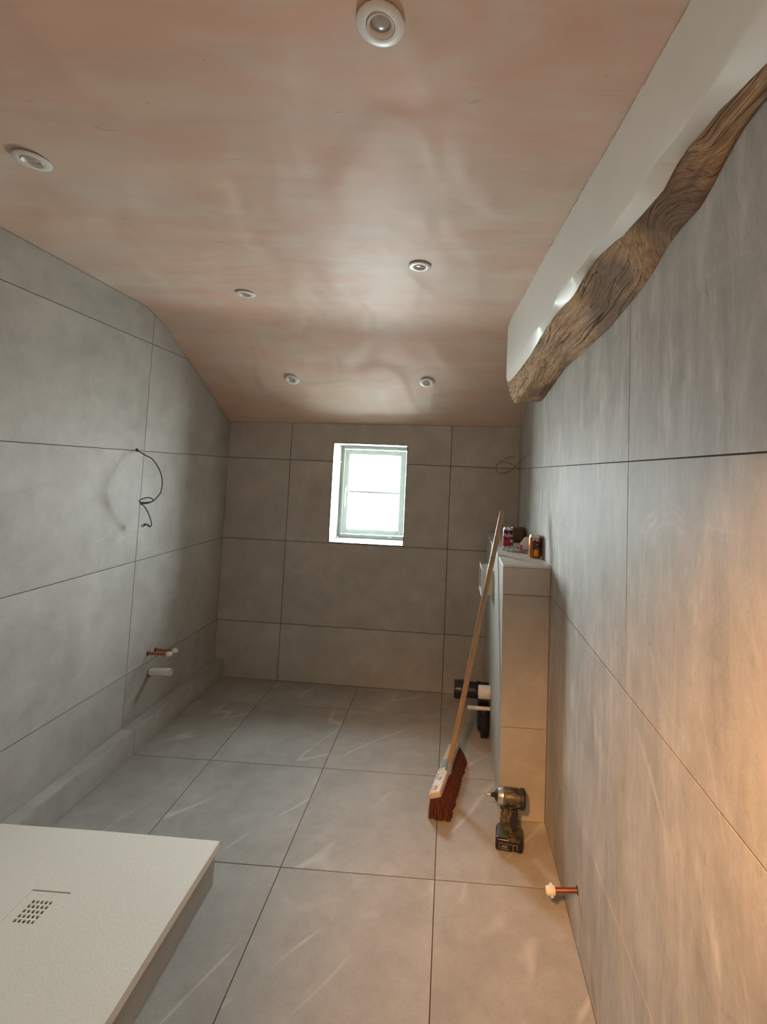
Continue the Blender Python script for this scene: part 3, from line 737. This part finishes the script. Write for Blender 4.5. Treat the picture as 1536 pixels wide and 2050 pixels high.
# cover with staggered holes
bm = bmesh.new()
gx0, gy0 = -1.270, 1.418; X = [hx0+.0010]; Y = [hy0+.0010]
for k in range(5): X += [gx0+k*.0142, gx0+k*.0142+.0088]; Y += [gy0+k*.0155, gy0+k*.0155+.0100]
X.append(hx1-.0012); Y.append(hy1-.0035)
holes = {(1+2*i, 1+2*k) for i in range(5) for k in range(5)}
grid_plate(bm, X, Y, holes, TZ1-.006, TZ1-.0012)
link('drain_cover', bm, 'tray', t, TB_)
PR = Plane((TX1-.010,0,0), (0,1,0), (0,0,1), (1,0,0)); PBk = Plane((0,TY1-.010,0), (1,0,0), (0,0,1), (0,1,0))
bm = bmesh.new(); add_box(bm, (TX0+.001, TY0+.01, .0008), (TX1-.0205, TY1-.0205, TZ0-.021)); link('plinth_core', bm, 'backing', t, TB_)
for a, b in ((TY0+.01, 1.2570), (1.2570, TY1-.010)):
    tile(PR, rect(a, .0008, b, TZ0-.0005), 'tile_nib', t, gap=.001, th=.010, name='plinth_panel', base=TB_)
tile(PBk, rect(TX0+.001, .0008, TX1-.0205, TZ0-.0005), 'tile_nib', t, gap=.001, th=.010, name='plinth_panel', base=TB_)

# ------------------------------------------------------------------ pipes
def capped_pipe(loc, dirv, ln, r, label, capr=.014, capl=.028, group=None):
    t = thing('capped_pipe', label, 'pipe', loc, group)
    d = Vector(dirv).normalized()
    bm = bmesh.new(); add_lathe(bm, [(0, .0005), (r*1.55, .0005), (r*1.55, .0022), (r*1.02, .0022)], (0,0,0), d, 20); link('wall_hole', bm, 'backing', t)
    bm = bmesh.new(); add_tube(bm, [d*.0008, d*(ln*.5), d*ln], r, 18); link('pipe', bm, 'copper', t, smooth='x')
    bm = bmesh.new()
    add_lathe(bm, [(r*1.02, 0), (capr*.80, 0), (capr*.86, .003), (capr*.72, .005), (capr, .007), (capr, .016), (capr*.86, .018), (capr*.80, capl-.004), (capr*.62, capl), (0, capl)], d*(ln-.016), d, 22)
    u, v_ = frame_of(d)
    for k in range(6):
        a = math.pi*k/3; c = d*(ln-.016+.0115)+(u*math.cos(a)+v_*math.sin(a))*capr*1.0
        add_lathe(bm, [(0, -.005), (.0028, -.0045), (.0028, .0045), (0, .005)], c, d, 8)
    link('stop_end', bm, 'white_plastic', t, smooth='x')
    return t
capped_pipe((lx(2.623), 2.623, .455), (1, -.0, .03), .128, .0075, 'nearer copper pipe with white stop end on left wall', .013, .028, 'copper basin pipes on the left wall')
capped_pipe((lx(2.690), 2.690, .450), (1, .0, .01), .120, .0075, 'farther copper pipe with white stop end on left wall', .013, .028, 'copper basin pipes on the left wall')
capped_pipe((XR+AR*HY, HY, HZ), (-1, 0, -.075), .092, .0078, 'copper pipe with bright cream stop end low on right wall', .016, .030)
t = thing('waste_pipe', 'short open white plastic waste pipe below the copper pipes', 'pipe', (lx(2.655), 2.655, .339))
bm = bmesh.new(); d = Vector((1, 0, .05)).normalized(); add_lathe(bm, [(.0155, .001), (.020, .001), (.020, .122), (.0195, .124), (.0165, .124), (.0160, .10), (.0158, .01)], (0,0,0), d, 26, True); link('pipe_body', bm, 'white_plastic', t, smooth='x')
bm = bmesh.new(); add_lathe(bm, [(0, .0005), (.0245, .0005), (.0245, .002), (0, .002)], (0, 0, -.002), d, 22); link('wall_hole', bm, 'backing', t)
bm = bmesh.new(); add_lathe(bm, [(0, .010), (.0156, .010), (.0156, .014), (0, .014)], (0,0,0), d, 22); link('dark_inside', bm, 'black_rubber', t)

# ------------------------------------------------------------------ cables
def cable(name, label, strands, r, mat, extra=None):
    base = strands[0][0]; t = thing(name, label, 'cable', base)
    for s in strands:
        bm = bmesh.new(); add_tube(bm, catmull(s, 4), r, 8); link('cable_strand', bm, mat, t, base, smooth='x')
    if extra: extra(t, base)
    return t
cl = [(-1.6905, 2.398, 1.609), (-1.641, 2.393, 1.584), (-1.603, 2.4, 1.564), (-1.571, 2.412, 1.515), (-1.548, 2.405, 1.475), (-1.536, 2.397, 1.437), (-1.536, 2.391, 1.391), (-1.547, 2.384, 1.367), (-1.561, 2.375, 1.346), (-1.582, 2.367, 1.332), (-1.600, 2.345, 1.330), (-1.607, 2.330, 1.341), (-1.602, 2.334, 1.352), (-1.582, 2.34, 1.361), (-1.562, 2.343, 1.362), (-1.553, 2.357, 1.352), (-1.560, 2.362, 1.341), (-1.580, 2.355, 1.336), (-1.600, 2.336, 1.336), (-1.603, 2.334, 1.328), (-1.597, 2.345, 1.322), (-1.592, 2.361, 1.305), (-1.591, 2.389, 1.27), (-1.601, 2.429, 1.226), (-1.606, 2.439, 1.203), (-1.616, 2.438, 1.197)]
def conn(t, base):
    bm = bmesh.new()
    for dz, e2 in ((0, (-1.641, 2.408, 1.200)), (.004, (-1.638, 2.402, 1.207)), (-.003, (-1.634, 2.412, 1.196))):
        add_tube(bm, catmull([(-1.614, 2.438, 1.198+dz), (-1.621, 2.432, 1.208+dz), (-1.629, 2.421, 1.212+dz), e2], 3), .0018, 6)
    link('bare_wires', bm, 'cable_grey', t, base)
    bm = bmesh.new(); add_box(bm, (-1.634, 2.416, 1.205), (-1.622, 2.430, 1.216), .002, 1); link('connector', bm, 'black_plastic', t, base)
    bm = bmesh.new(); add_lathe(bm, [(0, .0004), (.0095, .0004), (.0095, .0022), (0, .0022)], base, (1, 0, 0), 14); link('wall_hole', bm, 'backing', t, base)
cable('wall_cable', 'dark looped cable hanging from a hole in the left wall', [cl], .0030, 'cable_grey', conn)
cr1 = [(.492, 3.189, 1.607), (.485, 3.2, 1.608), (.436, 3.12, 1.617), (.39, 3.06, 1.638), (.35, 3.02, 1.642), (.31, 2.98, 1.633), (.292, 2.96, 1.616), (.289, 2.95, 1.597), (.305, 2.95, 1.571), (.34, 2.97, 1.566), (.381, 3.0, 1.581), (.414, 3.03, 1.605), (.440, 3.0, 1.640), (.455, 2.94, 1.664), (.465, 2.79, 1.684), (.466, 2.71, 1.701)]
cr2 = [(.41, 3.0, 1.683), (.36, 2.98, 1.667), (.311, 2.96, 1.636), (.291, 2.955, 1.600), (.307, 2.955, 1.573), (.34, 2.974, 1.569), (.381, 3.004, 1.584)]
cable('wall_cable', 'thin beige cable loop in the far right corner, above the low tiled wall', [cr1, cr2], .0021, 'cable_beige')

# ------------------------------------------------------------------ toilet rough-in fittings on the side of the low wall
YS = 2.90
sidex = lambda y, z: nx(z)+.014*(y-NY0)/(ySidefar-NY0)
t = thing('flush_box', 'white plastic access box sticking out of the low tiled wall', 'box', (sidex(2.80, .93), 2.80, .93))
B_ = tuple(t.location)
bm = bmesh.new(); xi = sidex(2.8, .93)
x0 = xi-.066
for lo, hi in (((x0, 2.705, .862), (xi-.0005, 2.711, 1.002)), ((x0, 2.895, .862), (xi-.0005, 2.901, 1.002)), ((x0, 2.711, .996), (xi-.0005, 2.895, 1.002)), ((x0, 2.711, .862), (xi-.0005, 2.895, .868))): add_box(bm, lo, hi, .0012, 1)
link('box_sleeve', bm, 'white_plastic', t, B_)
bm = bmesh.new()
for lo, hi in (((x0-.004, 2.697, .852), (x0, 2.711, 1.014)), ((x0-.004, 2.893, .852), (x0, 2.909, 1.014)), ((x0-.004, 2.711, .996), (x0, 2.893, 1.014)), ((x0-.004, 2.711, .852), (x0, 2.893, .868))): add_box(bm, lo, hi, .0012, 1)
link('rim', bm, 'white_plastic', t, B_)
bm = bmesh.new(); add_box(bm, (x0-.001, 2.73, .90), (x0+.01, 2.87, .97), .003, 1); link('inner_plate', bm, 'trim_dark', t, B_)
bm = bmesh.new(); add_tube(bm, catmull([(x0+.004, 2.74, .90), (x0-.014, 2.74, .915), (x0-.016, 2.73, .935), (x0-.004, 2.73, .955)], 4), .004, 8); add_tube(bm, catmull([(x0, 2.76, .905), (x0-.012, 2.75, .92), (x0-.006, 2.72, .965)], 4), .003, 8)
link('clip', bm, 'steel', t, B_, smooth='x')
# soil pipe
YP = 2.90
t = thing('soil_pipe', 'horizontal black soil pipe stub projecting from the low tiled wall', 'pipe', (sidex(YP, .24), YP, .24))
B_ = tuple(t.location); xi = B_[0]
bm = bmesh.new(); add_lathe(bm, [(0, .002), (.046, .002), (.046, .05), (.050, .052), (.050, .075), (.046, .077), (.046, .15), (.052, .152), (.053, .205), (.051, .212), (.045, .212), (.043, .18), (0, .18)], B_, (-1, 0, -.0), 36); link('pipe_body', bm, 'black_plastic', t, B_, smooth='x')
bm = bmesh.new(); add_lathe(bm, [(.0535, .158), (.0555, .160), (.0555, .166), (.0535, .168)], B_, (-1, 0, 0), 36, True); link('seal_ring', bm, 'black_rubber', t, B_, smooth='x')
t = thing('flush_pipe', 'short white plastic flush pipe stub just above the black soil pipe', 'pipe', (sidex(2.80, .277), 2.80, .277))
B_ = tuple(t.location)
bm = bmesh.new(); add_lathe(bm, [(0, .002), (.037, .002), (.037, .068), (.0355, .070), (.030, .070), (.029, .05), (0, .05)], B_, (-1, 0, 0), 32); link('pipe_body', bm, 'white_plastic', t, B_, smooth='x')
t = thing('fixing_rod', 'thin white sleeved fixing rod under the soil pipe', 'rod', (sidex(2.78, .193), 2.78, .193))
B_ = tuple(t.location)
bm = bmesh.new(); add_lathe(bm, [(0, .0015), (.0105, .0015), (.0105, .130), (.0095, .132), (0, .132)], B_, (-1, 0, 0), 16); link('sleeve', bm, 'white_plastic', t, B_, smooth='x')
t = thing('black_bend', 'black plastic pipe bend dropping to the floor under the white rod', 'pipe', (sidex(2.84, .12), 2.84, .0))
B_ = tuple(t.location)
bm = bmesh.new(); add_box(bm, (B_[0]-.072, 2.80, .045), (B_[0]-.0008, 2.92, .183), .016, 3); add_lathe(bm, [(0, 0), (.022, 0), (.022, .006), (.015, .009), (0, .009)], (B_[0]-.036, 2.801, .150), (0, -1, 0), 20); add_box(bm, (B_[0]-.050, 2.82, .0006), (B_[0]-.004, 2.90, .05), .006, 2)
link('bend_body', bm, 'black_plastic', t, B_, smooth='x')

# ------------------------------------------------------------------ broom leaning on the low wall
bc = Vector((.045, 2.335, .105)); tc_ = Vector((.2445, 2.470, 1.141)); hd = (tc_-bc).normalized()
t = thing('broom', 'wide wooden broom with long pine handle leaning on the low tiled wall', 'broom', (.04, 2.36, 0))
B_ = (.04, 2.36, 0)
bm = bmesh.new(); top_ = bc+hd*1.292; add_tube(bm, [bc-hd*.012, bc+hd*.3, bc+hd*.9, top_-hd*.004, top_], [.0138, .0138, .0138, .0138, .0115], 20); link('handle', bm, 'pine', t, B_, smooth='x')
# head frame: long axis a, top normal nrm
P0 = Vector((-.013, 2.172, .0)); P1 = Vector((.080, 2.575, .0))
a_ = (P1-P0).normalized(); Lh = (P1-P0).length
nrm = Vector((-.40, .10, 1)); nrm = (nrm-a_*nrm.dot(a_)).normalized(); sd = a_.cross(nrm).normalized()
if sd.x < 0: sd = -sd
cen = (P0+P1)/2+Vector((-.002, 0, .094))
HM = Matrix(((sd.x, a_.x, nrm.x, cen.x), (sd.y, a_.y, nrm.y, cen.y), (sd.z, a_.z, nrm.z, cen.z), (0,0,0,1)))
bm = bmesh.new(); add_box(bm, (-.030, -Lh/2, -.013), (.030, Lh/2, .013), .008, 3, HM); link('head_block', bm, 'block_wood', t, B_, smooth='x')
# bristles: rows of flared tufts, one tapered bundle per tuft
bm = bmesh.new(); rb = random.Random(5)
HI = HM.inverted()
for i in range(7):
    for k in range(42):
        u = -.024+.048*i/6; v_ = -Lh/2+.010+(Lh-.020)*k/41
        p0 = HM @ Vector((u, v_, -.012))
        dx = Vector((u*1.0+.018, (v_/Lh)*.045+rb.uniform(-.004, .004), 0))
        end = Vector((p0.x+dx.x+rb.uniform(-.004, .004), p0.y+dx.y, rb.uniform(.0006, .004)))
        mid = (p0+end)/2+Vector((dx.x*.12, 0, 0))
        add_tube(bm, [p0, mid, end], [.0050, .0070, .0072], 6)
o = link('bristles', bm, 'bristle', t, B_, smooth='x'); o['kind'] = 'stuff'
# metal bracket, screws, sticker with print
def hbox(lo, hi, bev=0): 
    b2 = bmesh.new(); add_box(b2, lo, hi, bev, 1, HM); return b2
bm = hbox((-.018, -.014, .0132), (.020, .055, .0152), .0005); add_tube(bm, [bc-hd*.006, bc+hd*.045], .0165, 20); link('bracket', bm, 'steel', t, B_, smooth='x')
st = link('sticker', hbox((-.022, -Lh/2+.055, .0131), (.018, -.045, .0136)), 'sticker', t, B_)
st['label'] = 'pale printed paper sticker'
bm = bmesh.new()
for lo, hi in (((-.004, -.115, .0137), (.012, -.090, .0140)), ((-.018, -.105, .0137), (-.010, -.060, .0140)), ((.002, -.080, .0137), (.005, -.055, .0140)), ((.008, -.080, .0137), (.011, -.055, .0140))): add_box(bm, lo, hi, 0, 1, HM)
link('sticker_print', bm, 'faint_ink', st, (0,0,0)); bpy.data.objects['sticker_print'].location = (0,0,0)
for v in bpy.data.objects['sticker_print'].data.vertices: v.co -= Vector(B_)
for y_ in (-Lh/2+.028, -Lh/2+.044, .070):
    bm = bmesh.new(); add_lathe(bm, [(0, .0162), (.004, .0160), (.0058, .0140), (.0058, .0130)], HM @ Vector((.002, y_, 0)), nrm, 12)
    link('screw', bm, 'steel', t, B_, smooth='x')

# ------------------------------------------------------------------ cordless impact driver
DB = (.312, 2.050, .0006)
t = thing('impact_driver', 'olive camouflage cordless impact driver standing on its black battery', 'power tool', DB); t.rotation_euler = (0, 0, math.radians(-7))
def dl(name, bm, mat, par=None, sm='x'): return link(name, bm, mat, par or t, smooth=sm)
def prism(bm, poly, y0, y1, bev=.004, seg=2):
    A = [bm.verts.new((x, y0, z)) for x, z in poly]; Bv = [bm.verts.new((x, y1, z)) for x, z in poly]; n = len(A)
    fs = [bm.faces.new(A), bm.faces.new(Bv[::-1])]
    for i in range(n): fs.append(bm.faces.new((A[i], Bv[i], Bv[(i+1) % n], A[(i+1) % n])))
    if bev:
        es = list({e for f in fs[:2] for e in f.edges}); bmesh.ops.bevel(bm, geom=es, offset=bev, segments=seg, affect='EDGES')
# battery
bm = bmesh.new(); add_box(bm, (-.062, -.042, 0), (.052, .042, .050), .010, 3); bat = dl('battery', bm, 'black_plastic')
bm = bmesh.new()
for z_, a, b in ((.0120, -.040, -.006), (.0190, -.040, -.014), (.0240, -.034, -.010)): add_box(bm, (a, -.0428, z_), (b, -.0420, z_+.0022))
for lo, hi in (((-.046, .0330), (.006, .0342)), ((-.047, .0100), (-.0455, .0342)), ((.010, .006), (.012, .0342)), ((.027, .014), (.029, .0342)), ((.012, .0328), (.028, .0342)), ((.012, .006), (.028, .0075))): add_box(bm, (lo[0], -.0427, lo[1]), (hi[0], -.0420, hi[1]))
dl('battery_print', bm, 'faint_ink', bat, False)
bm = bmesh.new(); add_box(bm, (-.0632, -.020, .014), (-.0618, .012, .038)); o = dl('label_plate', bm, 'sticker', bat, False); o['label'] = 'small white label on the battery end'
bm = bmesh.new(); add_box(bm, (-.056, -.037, .049), (-.006, .034, .062), .005, 2); dl('battery_shoulder', bm, 'teal_grey')
bm = bmesh.new(); prism(bm, [(-.012, .040), (.040, .040), (.046, .052), (.036, .068), (-.006, .071), (-.016, .058)], -.0445, .040, .006); dl('foot_cover', bm, 'olive')
# handle
bm = bmesh.new(); prism(bm, [(-.020, .062), (.022, .060), (.020, .085), (.018, .120), (.030, .160), (-.044, .165), (-.046, .150), (-.030, .135), (-.036, .105), (-.046, .098), (-.045, .088), (-.030, .078)], -.018, .018, .008, 3); dl('handle_shell', bm, 'olive')
bm = bmesh.new(); prism(bm, [(-.002, .066), (.026, .062), (.024, .090), (.022, .118), (.026, .150), (.000, .158), (-.008, .130), (-.006, .100)], -.0205, .0205, .007, 3); dl('rubber_grip', bm, 'black_rubber')
bm = bmesh.new(); prism(bm, [(-.030, .140), (-.014, .146), (-.008, .112), (-.020, .108), (-.026, .122)], -.010, .010, .003); dl('trigger', bm, 'black_plastic')
# motor body along x
hz_ = .193
bm = bmesh.new(); add_lathe(bm, [(0, -.050), (.024, -.050), (.0305, -.043), (.034, -.030), (.0355, -.005), (.036, .022), (.0345, .034), (0, .034)], (0, 0, hz_), (1, 0, 0), 28); dl('motor_housing', bm, 'olive')
bm = bmesh.new(); add_lathe(bm, [(0, .034), (.037, .034), (.0385, .040), (.038, .052), (.031, .058), (0, .058)], (0, 0, hz_), (1, 0, 0), 28); dl('rear_bumper', bm, 'black_rubber')
bm = bmesh.new(); add_lathe(bm, [(.020, -.060), (.030, -.056), (.0345, -.040), (.0350, -.034), (.030, -.034)], (0, 0, hz_+.001), (1, 0, 0), 28, True); dl('hammer_case', bm, 'alu')
bm = bmesh.new(); add_lathe(bm, [(0, -.071), (.012, -.071), (.019, -.066), (.024, -.058), (.024, -.050), (0, -.050)], (0, 0, hz_), (1, 0, 0), 24); dl('nose_collar', bm, 'black_rubber')
bm = bmesh.new(); add_lathe(bm, [(0, -.087), (.0065, -.087), (.0095, -.083), (.0095, -.074), (.008, -.071), (0, -.071)], (0, 0, hz_), (1, 0, 0), 18); dl('chuck', bm, 'black_plastic')
bm = bmesh.new(); add_lathe(bm, [(0, -.118), (.0016, -.116), (.0034, -.108), (.0048, -.104), (.0048, -.087), (0, -.087)], (0, 0, hz_), (1, 0, 0), 8); o = dl('bit', bm, 'steel', None, False); o['label'] = 'short steel screwdriver bit'
bm = bmesh.new(); add_box(bm, (-.020, -.0368, hz_-.012), (.022, -.030, hz_-.002), .002, 1); add_box(bm, (-.030, -.0345, hz_-.024), (.030, -.024, hz_-.019), .002, 1); dl('side_panel', bm, 'black_plastic')

# ------------------------------------------------------------------ clutter on top of the low wall
ZT = NZT+.0006
def can_body(bm, r, h):
    add_lathe(bm, [(0, .004), (r*.62, .003), (r*.70, 0), (r*.80, .001), (r*.97, .010), (r, .016), (r, h-.017), (r*.97, h-.013), (r*.83, h-.004)], (0,0,0), (0,0,1), 36)
def can(name, label, loc, body, band, r=.033, h=.116):
    t = thing(name, label, 'drinks can', loc)
    bm = bmesh.new(); can_body(bm, r, h); link('can_body', bm, body, t, smooth='x')
    bm = bmesh.new(); add_lathe(bm, [(r*.97, h-.0135), (r*.985, h-.013), (r*.845, h-.0038), (r*.85, h), (r*.81, h), (r*.79, h-.004), (0, h-.004)], (0,0,0), (0,0,1), 36); link('lid', bm, 'alu', t, smooth='x')
    bm = bmesh.new(); add_box(bm, (-.008, -.018, h-.0038), (.008, .006, h-.0026), .001, 1); link('ring_pull', bm, 'alu', t)
    return t
def patch(parent, name, r, a0, a1, z0, z1, mat, n=12, top=None, lift=.0006):
    bm = bmesh.new(); R1, R0 = r+lift, r+.0001; g = []
    for k in range(n+1):
        a = a0+(a1-a0)*k/n; zt_ = z1+(top(k/n) if top else 0)
        g.append([bm.verts.new((math.sin(a)*q, -math.cos(a)*q, z)) for q, z in ((R1, z0), (R1, zt_), (R0, zt_), (R0, z0))])
    for a, b in zip(g, g[1:]):
        for k in range(4): bm.faces.new((a[k], a[(k+1) % 4], b[(k+1) % 4], b[k]))
    bm.faces.new(g[0]); bm.faces.new(g[-1][::-1])
    return link(name, bm, mat, parent, smooth='x')
c1 = can('drinks_can', 'orange drinks can with black label standing against the right wall', (.452, 2.418, ZT), 'orange', None)
p = patch(c1, 'label_panel', .033, -.55, .85, .045, .084, 'dark_ink', top=lambda s: .012*math.exp(-((s-.25)/.13)**2)); p['label'] = 'black label panel'
for z_, a, b in ((.070, -.10, .25), (.066, .0, .30), (.050, -.15, .50)): patch(p, 'label_print', .0336, a, b, z_, z_+.0028, 'faint_ink', 6, lift=.0003)
patch(c1, 'fruit_print', .033, -.35, .35, .012, .038, 'yellow_print', top=lambda s: .006*math.sin(math.pi*s))
patch(c1, 'shoulder_print', .033, -.6, .3, .088, .0995, 'sticker', lift=.0004)
c2 = can('drinks_can', 'red and purple drinks can standing behind the broom handle', (.350, 2.725, ZT), 'purple', None, .031, .113)
p = patch(c2, 'lower_band', .031, -1.5, .7, .012, .050, 'red_enamel', top=lambda s: .010*math.sin(s*9)); p['label'] = 'bright red lower band'
patch(c2, 'pink_print', .0311, -.9, .9, .062, .078, 'pink_print', top=lambda s: .006*math.sin(s*14)); patch(c2, 'white_print', .0311, .3, .9, .030, .046, 'sticker', lift=.0012)
patch(c2, 'red_print', .0311, -.4, .4, .053, .060, 'red_enamel')
# brown paper package
t = thing('brown_package', 'dark brown crumpled paper package farthest back on the low wall', 'package', (.440, 2.955, ZT))
bm = bmesh.new(); vs = add_box(bm, (-.041, -.045, 0), (.040, .045, .082), .010, 3)
for v in bm.verts:
    f = v.co.z/.082; v.co.x += .012*math.sin(v.co.y*60)*f*.3+.004*f*(1 if v.co.x > 0 else 1); v.co.z *= 1+.12*math.sin(v.co.x*34+.6); 
link('paper_wrap', bm, 'brown_card', t, smooth='x')
bm = bmesh.new(); prism(bm, [(-.034, .030), (.020, .060), (.030, .056), (.010, .022)], -.0478, -.0440, 0); link('folded_flap', bm, 'brown_card', t)
# crumpled wrapper
t = thing('plastic_wrapper', 'crumpled greenish white plastic wrapper beside the orange can', 'wrapper', (.375, 2.615, ZT))
bm = bmesh.new(); rw = random.Random(11); nu, nv = 16, 12; V = []
for i in range(nu):
    for k in range(nv):
        u, v_ = i/(nu-1)-.5, k/(nv-1)-.5
        x = u*.120+.012*math.sin(v_*9); y = v_*.16-u*.06
        z = .004+max(0, .016*(math.sin(u*17+v_*5)*.5+.5)*math.cos(u*2.6)*math.cos(v_*2.4))+rw.uniform(0, .009)*math.cos(u*2.8)
        V.append(bm.verts.new((x+rw.uniform(-.003, .003), y+rw.uniform(-.003, .003), z)))
for i in range(nu-1):
    for k in range(nv-1): bm.faces.new((V[i*nv+k], V[(i+1)*nv+k], V[(i+1)*nv+k+1], V[i*nv+k+1]))
r_ = bmesh.ops.solidify(bm, geom=bm.faces, thickness=.0008)
mz = min(v.co.z for v in bm.verts)
for v in bm.verts: v.co.z -= mz
link('crumpled_film', bm, 'film', t)
bm = bmesh.new(); add_box(bm, (-.010, -.030, .017), (.002, .020, .020), .001, 1, Matrix.Rotation(.5, 4, 'Z')); link('green_stripe', bm, 'green_print', t)
# pink clip wedge
t = thing('tile_wedge', 'small pink and white plastic tile wedge on the wrapper', 'wedge', (.398, 2.545, ZT+.010))
bm = bmesh.new(); prism(bm, [(-.006, 0), (.007, 0), (.009, .026), (.004, .034), (-.006, .030)], -.008, .008, .002); link('wedge_body', bm, 'pink_plastic', t)
bm = bmesh.new(); add_tube(bm, [(.000, 0, .030), (-.001, .002, .048)], .0028, 8); add_tube(bm, [(.006, .004, .028), (.012, .006, .050)], .0026, 8); link('prongs', bm, 'white_plastic', t)
# white oval scraper blade leaning by the can
t = thing('plastic_paddle', 'white rounded plastic paddle propped upright left of the orange can', 'paddle', (.425, 2.600, ZT))
bm = bmesh.new(); pts_ = []
for k in range(24):
    a = 2*math.pi*k/24; x = .023*math.cos(a); z = .040*math.sin(a)+.040; x *= 1-.18*((z-.04)/.04 < -.2); pts_.append((x+.012*(z/.08), z))
prism(bm, pts_, -.0015, .0015, .0006, 1); link('paddle_plate', bm, 'white_plastic', t, smooth='x')
